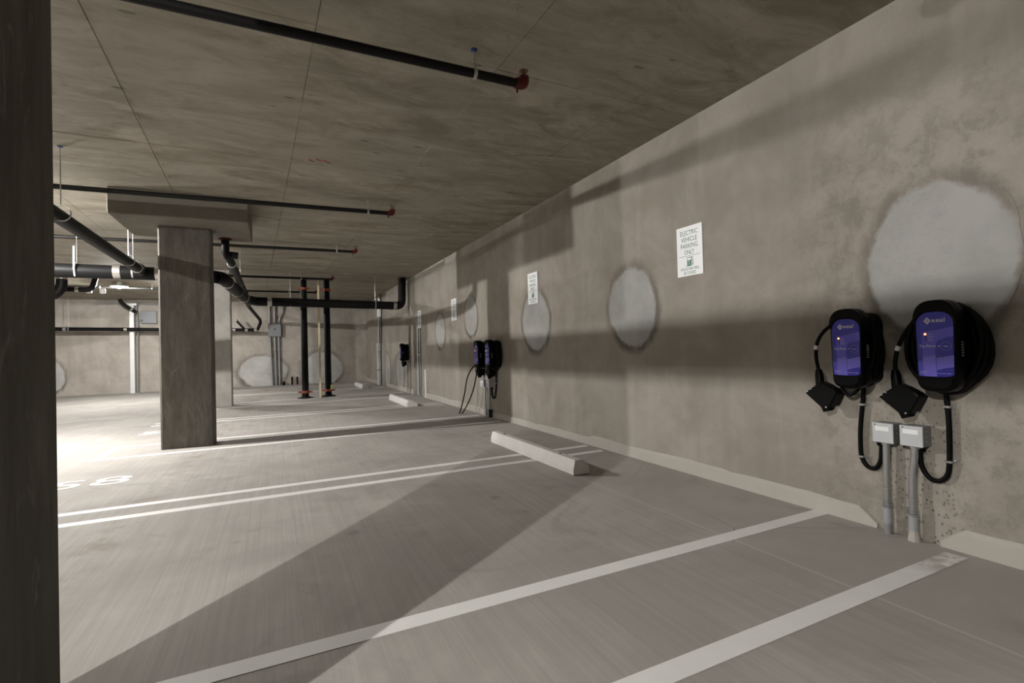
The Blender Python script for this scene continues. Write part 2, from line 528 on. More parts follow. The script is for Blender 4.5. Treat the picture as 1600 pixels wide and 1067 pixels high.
# raised fins of leaked cement along some joints
for (a, b) in (((0.272, 3.27), (0.18, 5.66)), ((1.50, 3.6), (1.34, 6.7)), ((-1.0, 4.4), (-1.06, 6.7))):
    n = 26
    bb = B()
    for k in range(n):
        if random.random() < 0.68:
            continue
        t0, t1 = k / n, (k + 0.9) / n
        wv = random.uniform(0.002, 0.006)
        p0 = V(a[0] + (b[0] - a[0]) * t0, a[1] + (b[1] - a[1]) * t0, H - 0.004)
        p1 = V(a[0] + (b[0] - a[0]) * t1, a[1] + (b[1] - a[1]) * t1, H - 0.004)
        bb.poly_prism([p0 - V(wv, 0, 0), p0 + V(wv, 0, 0), p1 + V(wv, 0, 0), p1 - V(wv, 0, 0)], (0, 0, 0.008))
    bb.obj('cement_fin', M_CEIL, ce)
# faint red spray mark beside a joint
bb = B()
bb.tube([(0.36, 5.50, H - 0.001), (0.34, 5.56, H - 0.001), (0.40, 5.60, H - 0.001)], 0.006, 6)
bb.tube([(0.42, 5.50, H - 0.001), (0.46, 5.55, H - 0.001), (0.50, 5.52, H - 0.001), (0.56, 5.58, H - 0.001)], 0.008, 6)
bb.obj('spray_mark', M_SPRAY, ce)

# cement patches on the walls: thin irregular discs
def patch(cu, cz, a, b, side, parent, seed, mat):
    pts = []
    for k in range(56):
        t = 2 * math.pi * k / 56
        f = 1 + 0.10 * (noise.noise(V(math.cos(t) * 1.7, math.sin(t) * 1.7, seed * 3.1))) + 0.03 * noise.noise(V(math.cos(t) * 6, math.sin(t) * 6, seed))
        u, z = cu + a * f * math.cos(t), max(0.012, cz + b * f * math.sin(t))
        pts.append((W + 0.01, u, z) if side == 'r' else (u, YB + 0.01, z))
    d = (-0.0125, 0, 0) if side == 'r' else (0, -0.0125, 0)
    B().poly_prism(pts, d).obj('patch', mat, parent)
for k, (y, z, a, b) in enumerate(WALL_PATCHES):
    patch(y, z, a, b, 'r', wr, k + 1, M_WALL)
for k, (x, z, a, b) in enumerate(BACK_PATCHES):
    patch(x, z, a, b, 'b', wb, k + 20, M_BACK)

# mortar cove along the foot of the right wall, broken out where the conduits rise
def cove(y0, y1, hfun):
    bb = B()
    n = max(2, int((y1 - y0) / 0.11))
    prev = None
    bm = bb.bm
    for k in range(n + 1):
        y = y0 + (y1 - y0) * k / n
        h = hfun(y)
        ring = [bm.verts.new(p) for p in ((W + 0.01, y, -0.005), (W - 0.022, y, -0.005), (W - 0.016, y, h * 0.8), (W - 0.004, y, h), (W + 0.01, y, h + 0.004))]
        if prev:
            for a in range(4):
                bm.faces.new((prev[a], prev[a + 1], ring[a + 1], ring[a]))
        else:
            bm.faces.new(ring)
        prev = ring
    bm.faces.new(prev[::-1])
    bmesh.ops.recalc_face_normals(bm, faces=bm.faces)
    return bb
hf = lambda y: 0.118 + 0.022 * noise.noise(V(y * 1.3, 2, 0)) + 0.010 * noise.noise(V(y * 6, 5, 0)) - (0.03 if 5 < y < 8.5 else 0)
bs = struct(cove(1.83, 12.35, lambda y: hf(y) * min(1, max(0.25, (y - 1.80) / 0.12))).obj('baseboard_right', M_BASE))
cove(YF, 1.50, lambda y: hf(y) * min(1, max(0.2, (1.53 - y) / 0.10))).obj('cove_run', M_BASE, bs)
cove(13.5, 17.2, hf).obj('cove_run', M_BASE, bs)
cove(18.3, YB, hf).obj('cove_run', M_BASE, bs)

# painted stall markings (about 2 mm of paint on the floor)
def stripe(x0, y0, x1, y1):
    B().box((x0, y0, -0.002), (x1, y1, 0.0022)).obj('parking_stripe', M_PAINT, fl)
stripe(-2.0, 1.348, 3.34, 1.449)
stripe(-2.0, 2.135, 3.41, 2.233)
stripe(-2.1, 1.449, -2.0, 2.135)
stripe(-2.0, 4.605, 3.345, 4.70)
stripe(-2.0, 4.93, 3.36, 5.02)
stripe(-2.0, 7.40, 3.32, 7.49)
stripe(-2.0, 8.29, 3.30, 8.38)
stripe(-2.0, 7.49, -1.91, 8.29)
stripe(-2.0, 10.50, 3.33, 10.59)
stripe(-2.0, 10.82, 3.33, 10.91)
stripe(-2.0, 13.05, 3.33, 13.14)
stripe(-2.0, 14.25, 3.33, 14.34)
stripe(-2.0, 16.75, 3.33, 16.84)
stripe(-2.0, 17.05, 3.33, 17.14)
stripe(-2.0, 19.3, 3.33, 19.39)
text_obj('stall_number', '58', M_PAINT, fl, (-1.655, 6.11, 0.0015), 0.66, 0.34, 'floor')
text_obj('stall_number', '59', M_PAINT, fl, (-1.64, 9.62, 0.0015), 0.66, 0.34, 'floor')

# ================================================================== COLUMNS
def column(lo, hi, top, label, capital=None, mat=M_COL, ch=0.022):
    t = thing('concrete_column', ((lo[0] + hi[0]) / 2, (lo[1] + hi[1]) / 2, 0), label, 'column')
    x0, y0 = lo
    x1, y1 = hi
    pts = [(x0 + ch, y0), (x1 - ch, y0), (x1, y0 + ch), (x1, y1 - ch), (x1 - ch, y1), (x0 + ch, y1), (x0, y1 - ch), (x0, y0 + ch)]
    B().poly_prism([(p[0], p[1], 0) for p in pts], (0, 0, top)).obj('shaft', mat, t)
    if capital:
        a, b = capital
        B().box(a, b, 0.012, 1).obj('capital', M_CAPITAL, t)
    return t
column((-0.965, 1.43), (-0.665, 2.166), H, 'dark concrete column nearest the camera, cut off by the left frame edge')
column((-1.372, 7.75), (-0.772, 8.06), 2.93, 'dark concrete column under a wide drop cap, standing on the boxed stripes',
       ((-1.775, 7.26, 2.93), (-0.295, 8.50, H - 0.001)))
column((-1.56, 13.5), (-0.96, 13.82), H, 'paler concrete column standing behind the capped column', mat=M_COLPALE)

# ================================================================== LAMPS
def lamp(x, y, out, label):
    t = thing('garage_lamp', (x, y, H), label, 'lamp', 'ceiling lamps over the driving aisle')
    B().lathe((x, y, H - 0.001), (0, 0, -1), [(0.06, 0), (0.06, 0.05), (0.17, 0.077), (0.19, 0.092), (0.19, 0.115), (0.08, 0.122)], 24).obj('housing', M_WHITEPL, t)
    # drop lens with lit sides and a lit bottom
    B().lathe((x, y, H - 0.001), (0, 0, -1), [(0.030, 0.121), (0.030, 0.146), (0.028, 0.148)], 16).obj('lens', emit('lit_lamp_lens', (1.0, 0.972, 0.935), LAMP_STRENGTH * out), t)
    B().lathe((x, y, H - 0.001), (0, 0, -1), [(0.0315, 0.147), (0.0315, 0.151), (0.028, 0.152)], 16).obj('lens_cap', M_WHITEPL, t)
    B().lathe((x, y, H - 0.001), (0, 0, -1), [(0.028, 0.151), (0.026, 0.155)], 12).obj('lower_lens', emit('lit_lower_lens', (1.0, 0.972, 0.935), LAMP_STRENGTH * out), t)
lamp(*LAMPS[0], 'round ceiling lamp behind the nearest column, out of view')
lamp(*LAMPS[1], 'round ceiling lamp hidden behind the nearest column, lighting the capped column')
lamp(*LAMPS[2], 'brightly lit round ceiling lamp left of the capped column')

# ================================================================== SPRINKLER LINES
def rod(t, top, zb, strap_r, axis='x', anchor=M_BLUE, name='hanger'):
    x, y = top
    o = B().tube([(x, y, H), (x, y, zb)], 0.005, 6).obj(name, M_ROD, t)
    B().lathe((x, y, H), (0, 0, -1), [(0.022, 0), (0.022, 0.009), (0.009, 0.016)], 10).obj('anchor', anchor, o)
    ring = []
    zc = zb - strap_r
    for k in range(16):
        a = 2 * math.pi * k / 16
        ring.append((x, y + strap_r * math.cos(a), zc + strap_r * math.sin(a)) if axis == 'x' else (x + strap_r * math.cos(a), y, zc + strap_r * math.sin(a)))
    bb = B()
    bm = bb.bm
    rows = []
    for k in range(16):
        p = Vector(ring[k])
        off = V(0.012, 0, 0) if axis == 'x' else V(0, 0.012, 0)
        c = V(x, y, zc)
        nrm = (p - c).normalized()
        rows.append([bm.verts.new(p - off), bm.verts.new(p + off), bm.verts.new(p + off + nrm * 0.004), bm.verts.new(p - off + nrm * 0.004)])
    for k in range(16):
        a, b = rows[k], rows[(k + 1) % 16]
        for q in range(4):
            bm.faces.new((a[q], a[(q + 1) % 4], b[(q + 1) % 4], b[q]))
    bmesh.ops.recalc_face_normals(bm, faces=bm.faces)
    bb.obj('strap', M_ROD, o)
    return o

def sprinkler(y, z0, z, x0, x1, r, hangers, label):
    t = thing('sprinkler_pipe', (x0, y, z), label, 'pipe', 'sprinkler branch lines under the slab')
    B().tube([(x0, y, z0), (x1, y, z)], r, 14).obj('pipe', M_SPRK, t)
    e = B()
    e.tube([(x1 - 0.03, y, z), (x1 + 0.035, y, z), (x1 + 0.035, y, z + 0.055)], r * 1.28, 12, 0.03).obj('elbow', M_RED, t)
    e = B().tube([(x1 - 0.02, y, z - r * 1.1), (x1 - 0.02, y, z - r * 1.1 - 0.035)], 0.007, 6).obj('drain_plug', M_RED, t)
    h = B()
    h.lathe((x1 + 0.035, y, z + 0.055), (0, 0, 1), [(0.014, 0), (0.014, 0.012), (0.008, 0.014), (0.008, 0.03)], 10)
    h.lathe((x1 + 0.035, y, z + 0.095), (0, 0, 1), [(0.034, 0), (0.036, 0.004), (0.010, 0.008)], 14)
    for s in (-1, 1):
        h.tube([(x1 + 0.035 + s * 0.012, y, z + 0.065), (x1 + 0.035 + s * 0.016, y, z + 0.082), (x1 + 0.035, y, z + 0.097)], 0.003, 5)
    h.obj('sprinkler_head', M_BRASS, t)
    for hx in hangers:
        rod(t, (hx, y), z0 + (z - z0) * (hx - x0) / (x1 - x0) + r + 0.003, r + 0.003, 'x', M_BLUE if y < 4 else M_ROD)
sprinkler(3.09, 3.027, 3.085, -5.56, 1.60, 0.030, (1.257, -1.9), 'black sprinkler pipe nearest the camera, with red elbow end')
sprinkler(6.79, 3.01, 3.105, -5.56, 1.45, 0.028, (1.157, -2.9), 'black sprinkler pipe crossing in front of the column cap')
sprinkler(9.83, 3.095, 3.145, -5.56, 1.39, 0.027, (1.076, -3.1), 'black sprinkler pipe just behind the column cap')
sprinkler(13.30, 3.09, 3.09, -5.56, 1.30, 0.027, (0.6, -2.4), 'black sprinkler pipe above the far drain pipe, fourth from the camera')
sprinkler(16.75, 3.15, 3.14, -8.0, 1.15, 0.027, (-3.1, 0.4), 'black sprinkler pipe farthest from the camera, near the lit lamp')
t = thing('sprinkler_main', (-5.6, 0, 3.05), 'long black sprinkler main in the aisle, feeding the branch pipes', 'pipe')
B().tube([(-5.6, -6.5, 3.03), (-5.6, 13.3, 3.07)], 0.045, 14).obj('pipe', M_SPRK, t)
for hy in (-4.0, 0.5, 5.0, 9.4):
    rod(t, (-5.6, hy), 3.03 + 0.002 * (hy + 6.5) + 0.048, 0.048, 'y')

# ================================================================== DRAIN PIPES
def band(t, c, axis, r, wd=0.07, mat=M_BAND, screws=True):
    c, axis = Vector(c), Vector(axis).normalized()
    b = B().lathe(c - axis * wd / 2, axis, [(r + 0.001, 0), (r + 0.006, 0.004), (r + 0.006, wd - 0.004), (r + 0.001, wd)], 22).obj('coupling', mat, t)
    if screws:
        side = axis.cross(V(0, 0, 1)).normalized()
        if side.y > 0:
            side = -side
        bb = B()
        for k in (-0.3, -0.1, 0.1, 0.3):
            p = c + axis * wd * k + side * (r + 0.008)
            bb.box(p - V(0.006, 0.006, 0.012), p + V(0.006, 0.006, 0.012))
        bb.obj('clamp_screw', M_ROD, b)
    return b

t = thing('drain_pipe', (-1.83, 6.06, 2.6), 'large black drain pipe run, hung left of the capped column', 'pipe')
B().tube([(-1.80, -6.0, 2.64), (-1.90, 9.42, 2.585)], 0.070, 18).obj('feeder_pipe', M_PIPE, t)
B().tube([(-8.0, 9.62, 2.58), (-1.05, 9.62, 2.555), (-0.82, 9.78, 2.55), (-0.62, 13.0, 2.52), (-0.45, 13.5, 2.515), (3.18, 13.62, 2.46), (3.21, 13.66, H)], 0.108, 20, 0.16).obj('main_pipe', M_PIPE, t)
B().tube([(-1.90, 9.30, 2.59), (-1.90, 9.62, 2.58)], 0.088, 18).obj('tee', M_PIPE, t)
band(t, (-1.90, 9.25, 2.588), (0, 1, 0), 0.072)
band(t, (-2.22, 9.62, 2.568), (1, 0, 0), 0.110, 0.10)
band(t, (-1.68, 9.62, 2.565), (1, 0, 0), 0.110, 0.10)
band(t, (-0.78, 10.3, 2.545), (-0.06, 1, 0), 0.110, 0.10)
band(t, (-0.64, 12.7, 2.523), (-0.06, 1, 0), 0.110, 0.10)
band(t, (-0.12, 13.51, 2.51), (1, 0.03, 0), 0.110, 0.10)
band(t, (2.98, 13.61, 2.463), (1, 0.03, 0), 0.110, 0.09)
rod(t, (-1.826, 6.06), 2.68, 0.074, 'y')
rod(t, (-1.86, 8.6), 2.665, 0.074, 'y', M_ROD)
rod(t, (-2.02, 9.62), 2.68, 0.112, 'x', M_ROD)
rod(t, (-2.72, 9.62), 2.69, 0.114, 'x', M_ROD)
rod(t, (-0.70, 11.6), 2.64, 0.112, 'y', M_ROD)
rod(t, (0.35, 13.54), 2.615, 0.112, 'x', M_ROD)
rod(t, (2.45, 13.6), 2.585, 0.112, 'x', M_ROD)
# bright sheet strap on the left part of the main
B().tube([(-2.72, 9.505, 2.92), (-2.72, 9.50, 2.70), (-2.72, 9.49, 2.58), (-2.72, 9.53, 2.47)], 0.012, 6).obj('side_strap', M_POST, t)

t = thing('branch_drain', (-0.62, 8.7, 2.93), 'black drain dropping from the column cap and running back beside the column', 'pipe')
B().tube([(-0.645, 8.32, 2.93), (-0.645, 8.32, 2.70), (-0.60, 8.62, 2.64), (-0.60, 12.95, 2.60)], 0.055, 14, 0.08).obj('pipe', M_PIPE, t)
B().lathe((-0.645, 8.32, 2.931), (0, 0, -1), [(0.085, 0), (0.085, 0.022), (0.06, 0.025)], 16).obj('collar', M_RED, t)
B().tube([(-0.60, 8.42, 2.71), (-0.49, 8.42, 2.70)], 0.052, 14).obj('cleanout', M_PIPE, t)
band(t, (-0.60, 8.80, 2.638), (0, 1, 0), 0.056, 0.08)
band(t, (-0.60, 12.6, 2.603), (0, 1, 0), 0.056, 0.07)
rod(t, (-0.60, 10.9), 2.675, 0.058, 'y', M_ROD)
B().tube([(-0.60, 10.9, H), (-0.85, 10.2, 2.66)], 0.006, 6).obj('brace_rod', M_ROD, t)

# low pipe along the back wall with its dropper
t = thing('wall_drain', (-0.6, 20.7, 2.2), 'black drain pipe running low along the back wall with shiny couplings', 'pipe')
B().tube([(-8.5, 20.75, 2.25), (-0.62, 20.75, 2.14)], 0.062, 14).obj('pipe', M_PIPE, t)
B().tube([(-0.62, 20.75, 2.14), (-0.50, 20.7, 2.42), (-0.52, 20.5, 2.52), (-0.78, 18.0, 2.80), (-0.66, 14.0, 2.60)], 0.055, 12, 0.1).obj('dropper', M_PIPE, t)
B().tube([(-1.02, 20.75, 2.15), (-1.32, 20.72, 2.52)], 0.040, 10).obj('wye', M_PIPE, t)
for x in (-1.75, -1.38, -0.98, -0.68, -4.6, -6.2):
    band(t, (x, 20.75, 2.145 + (-0.6 - x) * 0.0138), (1, 0, 0), 0.063, 0.09)
band(t, (-1.30, 20.72, 2.50), (-0.6, 0, 1), 0.042, 0.07)
band(t, (-0.52, 20.68, 2.46), (0.1, -0.3, 1), 0.057, 0.09)
rod(t, (-6.1, 20.75), 2.29, 0.066, 'x', M_ROD)
rod(t, (-1.85, 20.75), 2.235, 0.066, 'x', M_ROD)

# vertical risers standing on the floor
def riser(x, y, label, tagc=None):
    t = thing('riser_pipe', (x, y, 0), label, 'pipe', 'floor to ceiling riser pipes')
    B().tube([(x, y, 0.012), (x, y, H)], 0.085, 18).obj('pipe', M_PIPE, t)
    B().lathe((x, y, 0), (0, 0, 1), [(0.20, 0), (0.20, 0.018), (0.12, 0.022), (0.11, 0.05)], 20).obj('floor_flange', M_PIPE, t)
    for z in (0.17, 2.97):
        c = B()
        c.lathe((x, y, z - 0.035), (0, 0, 1), [(0.087, 0), (0.102, 0.008), (0.102, 0.062), (0.087, 0.07)], 18)
        for s in (-1, 1):
            c.box((x + s * 0.135 - 0.045, y - 0.03, z - 0.022), (x + s * 0.135 + 0.045, y + 0.03, z + 0.022))
        c = c.obj('clamp', M_REDCLAMP, t)
        b = B()
        for s in (-1, 1):
            b.tube([(x + s * 0.15, y - 0.06, z), (x + s * 0.15, y + 0.06, z)], 0.012, 6)
        b.obj('clamp_bolt', M_ROD, c)
    if tagc:
        B().box((x + 0.05, y - 0.092, 0.2), (x + 0.09, y - 0.086, 0.32)).obj('tape_tag', M_YELLOW, t)
riser(0.70, 14.45, 'black riser pipe with red clamps, left of the timber pole')
riser(1.30, 14.60, 'black riser pipe with red clamps, right of the timber pole', True)
o = B().box((1.035, 14.20, 0), (1.085, 14.25, H), 0.004, 1).obj('timber_pole', M_WOOD)
tag(o, 'thin pale timber pole standing between the two black risers', 'pole')

# dark elbow and hose near the lamp at far left
t = thing('drain_elbow', (-4.2, 14.2, 3.2), 'black pipe elbow turning left, at the nearest column edge below the ceiling', 'pipe')
B().tube([(-4.28, 14.2, H - 0.003), (-4.28, 14.2, 2.66), (-4.95, 14.2, 2.52), (-7.5, 14.2, 2.50)], 0.10, 16, 0.35, 10).obj('pipe', M_PIPE, t)
band(t, (-4.28, 14.2, 3.05), (0, 0, 1), 0.10, 0.08, screws=False)
t = thing('ceiling_drain', (-5.2, 15.0, 2.95), 'short black horizontal pipe behind the twin headed light', 'pipe')
B().tube([(-7.5, 15.2, 2.90), (-4.02, 15.2, 2.90), (-3.95, 15.25, H)], 0.06, 12, 0.12).obj('pipe', M_PIPE, t)
band(t, (-4.3, 15.2, 2.90), (1, 0, 0), 0.06, 0.07, screws=False)
t = thing('brace_pipe', (-4.3, 20.5, 2.8), 'short slanted black pipe meeting the top of the steel post', 'pipe')
B().tube([(-4.72, 20.6, 3.20), (-4.62, 20.6, 3.05), (-4.30, 20.75, 2.78)], 0.055, 12, 0.08).obj('pipe', M_PIPE, t)
band(t, (-4.42, 20.69, 2.88), (0.32, 0.15, -0.27), 0.055, 0.06, screws=False)

# twin headed emergency light
t = thing('emergency_light', (-4.1, 15.75, H), 'white twin headed emergency light hanging beside the lit lamp', 'light')
B().box((-4.14, 15.70, 2.99), (-4.00, 15.80, 3.06), 0.012, 2).obj('housing', M_BOXSIDE, t)
B().tube([(-4.07, 15.75, 3.05), (-4.07, 15.75, H)], 0.010, 8).obj('stem', M_ROD, t)
for x in (-4.20, -3.93):
    h = B().lathe((x, 15.68, 2.86), (0.0, -0.25, 1), [(0.035, 0), (0.06, 0.012), (0.06, 0.13), (0.03, 0.155)], 16).obj('lamp_head', M_WHITEPL, t)
    B().tube([(x, 15.69, 2.99), (-4.07, 15.75, 3.01)], 0.012, 8).obj('bracket', M_WHITEPL, h)

# ================================================================== BACK WALL EQUIPMENT
t = thing('steel_post', (-4.45, 20.95, 0), 'tall pale galvanised steel post in front of the back wall', 'post')
B().box((-4.52, 20.86, 0), (-4.39, 21.0, 3.02), 0.006, 1).obj('channel', M_POST, t)
B().box((-4.60, 20.82, 3.02), (-4.30, 21.04, 3.10), 0.006, 1).obj('cap_plate', M_POST, t)
B().box((-4.60, 20.80, 0.0), (-4.30, 21.05, 0.012)).obj('base_plate', M_GALV, t)
B().tube([(-4.33, 20.93, 3.0), (-4.30, 20.93, 2.5), (-4.32, 20.93, 0.02)], 0.016, 8).obj('side_conduit', M_BOXSIDE, t)
B().tube([(-4.36, 20.93, 2.52), (-4.16, 20.93, 2.53)], 0.015, 8).obj('bracket', M_GALV, t)

t = thing('wall_cabinet', (-4.1, 21.2, 2.44), 'flat grey electrical cabinet high on the back wall beside the steel post', 'cabinet')
B().box((-4.27, 21.17, 2.42), (-3.80, YB, 2.86), 0.006, 1).obj('body', M_DARKBOX, t)
B().box((-4.25, 21.155, 2.44), (-3.82, 21.172, 2.84), 0.004, 1).obj('door', M_DARKBOX, t)
t = thing('switch_box', (-3.62, 21.2, 1.6), 'small grey switch box at the end of two thin conduits, left of the capped column', 'switch')
B().box((-3.73, 21.20, 1.56), (-3.55, YB, 1.86), 0.006, 1).obj('body', M_DARKBOX, t)
B().box((-3.67, 21.19, 1.66), (-3.61, 21.21, 1.78), 0.003, 1).obj('rocker', M_WHITE, t)
for k, (xa, za) in enumerate(((-3.69, 3.10), (-3.58, 3.17))):
    B().tube([(-5.5, 21.24, za), (xa, 21.24, za), (xa, 21.24, 1.86)], 0.016, 8, 0.12).obj('conduit', M_GALV, t)

t = thing('pull_box', (-0.03, 21.15, 1.9), 'grey pull box with conduits above and below on the back wall', 'box')
B().box((-0.26, 21.10, 1.90), (0.20, YB, 2.40), 0.008, 1).obj('body', M_DARKBOX, t)
B().box((-0.25, 21.088, 1.91), (0.19, 21.102, 2.39), 0.004, 1).obj('cover', M_DARKBOX, t)
B().box((-0.07, 21.08, 2.17), (0.02, 21.09, 2.20)).obj('latch', M_BLACK, t)
for x in (-0.20, -0.02):
    B().tube([(x, 21.2, 2.40), (x, 21.2, H)], 0.035, 10).obj('upper_conduit', M_BOXSIDE, t)
B().tube([(0.13, 21.2, 2.40), (0.14, 21.2, 2.60), (0.27, 21.2, 2.85), (0.27, 21.2, H)], 0.035, 10, 0.1).obj('upper_conduit', M_BOXSIDE, t)
for x, xb in ((-0.20, -0.13), (-0.03, -0.0), (0.11, 0.12)):
    B().tube([(x, 21.2, 1.90), (xb, 21.2, 0)], 0.036, 10).obj('lower_conduit', M_BOXSIDE, t)
for z in (1.42, 0.47):
    B().box((-0.30, 21.235, z - 0.02), (0.28, 21.275, z + 0.02)).obj('strut', M_GALV, t)

def stub(x, y, h, r, label, mat=M_PIPE, capm=None):
    t = thing('pipe_stub', (x, y, 0), label, 'pipe')
    B().tube([(x, y, 0), (x, y, h)], r, 10).obj('pipe', mat, t)
    B().lathe((x, y, h - 0.02), (0, 0, 1), [(r * 1.0, 0), (r * 1.25, 0.004), (r * 1.25, 0.022), (r * 0.7, 0.028)], 12).obj('cap', capm or mat, t)
stub(0.55, 21.15, 0.31, 0.035, 'short dark pipe stub at the back wall, nearer the conduits')
stub(0.74, 21.15, 0.30, 0.035, 'short dark pipe stub at the back wall, nearer the left riser')
stub(0.26, 21.12, 0.15, 0.045, 'tiny red capped stub on the floor by the back wall conduits', M_BLACK, M_REDCLAMP)

# ================================================================== WHEEL STOPS
def wheel_stop(x0, y0, L, label, sx=1.0):
    t = thing('wheel_stop', (x0 + 0.08, y0 + L / 2, 0), label, 'wheel stop', 'concrete wheel stops at the stalls')
    prof = [(0, 0.004), (0.0, 0.055), (0.022, 0.145), (0.095, 0.145), (0.175 * sx, 0.075), (0.175 * sx, 0.004)]
    bb = B()
    bm = bb.bm
    rings = []
    for (yy, k) in ((y0, 0.0), (y0 + 0.006, 1.0), (y0 + L - 0.055, 1.0), (y0 + L, 0.0)):
        ring = []
        for (px, pz) in prof:
            cx = 0.085
            f = 1.0 if k else (0.985 if yy == y0 else 0.80)
            ring.append(bm.verts.new((x0 + cx + (px - cx) * f, yy, pz if k else pz * (0.985 if yy == y0 else 0.84))))
        rings.append(ring)
    n = len(prof)
    for a, b in zip(rings, rings[1:]):
        for q in range(n):
            bm.faces.new((a[q], a[(q + 1) % n], b[(q + 1) % n], b[q]))
    bm.faces.new(rings[0][::-1])
    bm.faces.new(rings[-1])
    bmesh.ops.recalc_face_normals(bm, faces=bm.faces)
    bmesh.ops.bevel(bm, geom=list(bm.edges), offset=0.005, segments=1, affect='EDGES')
    bb.obj('block', M_STOP, t)
    for yy in (y0 + 0.33, y0 + L - 0.33):
        B().lathe((x0 + 0.062, yy, 0.144), (0, 0, 1), [(0.014, 0), (0.014, 0.004), (0.008, 0.006)], 10).obj('rebar_pin', M_PIPE, t)
wheel_stop(2.462, 3.88, 1.98, 'long pale concrete wheel stop nearest the camera, on the double stripe')
wheel_stop(2.50, 10.42, 1.95, 'pale concrete wheel stop in the middle distance, short of the far charger', 1.3)
wheel_stop(2.51, 16.58, 1.85, 'small pale concrete wheel stop farthest away, near the back corner', 1.3)

# ================================================================== SIGNS
def sign(yc, zc, label, tilt=0.0):
    t = thing('parking_sign', (W, yc, zc), label, 'sign', 'electric vehicle parking signs on the wall')
    hw, hh = 0.1525, 0.2285
    B().box((W - 0.011, yc - hw, zc - hh), (W, yc + hw, zc + hh), 0.002, 1).obj('plate', M_SIGN, t)
    d = W - 0.0115
    for body, z, wd, ht in (('ELECTRIC', 0.168, 0.205, 0.043), ('VEHICLE', 0.108, 0.190, 0.043), ('PARKING', 0.048, 0.200, 0.043),
                            ('ONLY', -0.010, 0.115, 0.043), ('VIOLATORS WILL', -0.163, 0.225, 0.026), ('BE TOWED', -0.200, 0.140, 0.026)):
        text_obj('lettering', body, M_GREEN, t, (d, yc, zc + z), wd, ht)
    B().box((d - 0.0006, yc - 0.125, zc - 0.046), (d + 0.0005, yc + 0.125, zc - 0.043)).obj('rule_line', M_GREEN, t)
    p = B()
    f = lambda a, b, c, e: p.box((d - 0.0006, yc - c, zc + b), (d + 0.0005, yc - a, zc + e))
    f(-0.028, -0.135, 0.020, -0.085)      # pump body
    f(-0.028, -0.085, -0.024, -0.060)
    f(0.016, -0.085, 0.020, -0.060)
    f(-0.028, -0.062, 0.044, -0.057)
    f(0.026, -0.132, 0.031, -0.062)       # hose
    f(0.031, -0.132, 0.044, -0.127)
    f(0.040, -0.127, 0.044, -0.075)
    f(-0.050, -0.139, 0.024, -0.135)      # base
    p.obj('pump_symbol', M_GREEN, t)
    text_obj('pump_letter', 'E', M_SIGN, t, (d - 0.0008, yc + 0.004, zc - 0.098), 0.014, 0.019)
    text_obj('pump_letter', 'V', M_SIGN, t, (d - 0.0008, yc + 0.004, zc - 0.122), 0.016, 0.019)
sign(3.322, 2.047, 'white and green electric vehicle sign nearest the near chargers, between round patches')
sign(6.36, 2.075, 'white and green electric vehicle sign overlapping the top of a round patch')
sign(9.93, 2.055, 'white and green electric vehicle sign above the paired far chargers')
sign(12.72, 2.03, 'white and green electric vehicle sign farthest away, above thin wall conduits')

# ================================================================== CHARGERS
def outline(hw_top, hw_bot, ztop, zbot, rt_, rb_, n=10):
    """D-shaped outline (y, z) with elliptical shoulders"""
    pts = []
    for k in range(n + 1):
        a = math.pi / 2 * k / n
        pts.append((hw_top * (math.cos(a) ** 0.72), ztop - rt_ + rt_ * math.sin(a)))
    for k in range(n, -1, -1):
        a = math.pi / 2 * k / n
        pts.append((-hw_top * (math.cos(a) ** 0.72), ztop - rt_ + rt_ * math.sin(a)))
    for k in range(n + 1):
        a = math.pi / 2 * k / n
        pts.append((-hw_bot * (math.cos(a) ** 0.6), zbot + rb_ - rb_ * math.sin(a)))
    for k in range(n, -1, -1):
        a = math.pi / 2 * k / n
        pts.append((hw_bot * (math.cos(a) ** 0.6), zbot + rb_ - rb_ * math.sin(a)))
    out = []
    for p in pts:
        if not out or (abs(p[0] - out[-1][0]) + abs(p[1] - out[-1][1])) > 1e-4:
            out.append(p)
    if abs(out[0][0] - out[-1][0]) + abs(out[0][1] - out[-1][1]) < 1e-4:
        out.pop()
    return out

def plate(pts, d0, d1, y, z, bevel=0.0, seg=2):
    return B().poly_prism([(W - d0, y + a, z + b) for a, b in pts], (-(d1 - d0), 0, 0), bevel, seg)

def loft(secs, y, z):
    """secs: list of (d, scale_y, scale_z, outline, dz) -> closed shell"""
    bb = B()
    bm = bb.bm
    rings = [[bm.verts.new((W - d, y + a * sy, z + b * sz + dz)) for a, b in o] for d, sy, sz, o, dz in secs]
    n = len(rings[0])
    for p, q in zip(rings, rings[1:]):
        for k in range(n):
            f = bm.faces.new((p[k], p[(k + 1) % n], q[(k + 1) % n], q[k]))
            f.smooth = True
    bm.faces.new(rings[0])
    bm.faces.new(rings[-1][::-1])
    bmesh.ops.recalc_face_normals(bm, faces=bm.faces)
    return bb

SH = outline(0.100, 0.092, 0.252, -0.250, 0.10, 0.06)
PN = outline(0.0835, 0.0800, 0.186, -0.166, 0.066, 0.018)

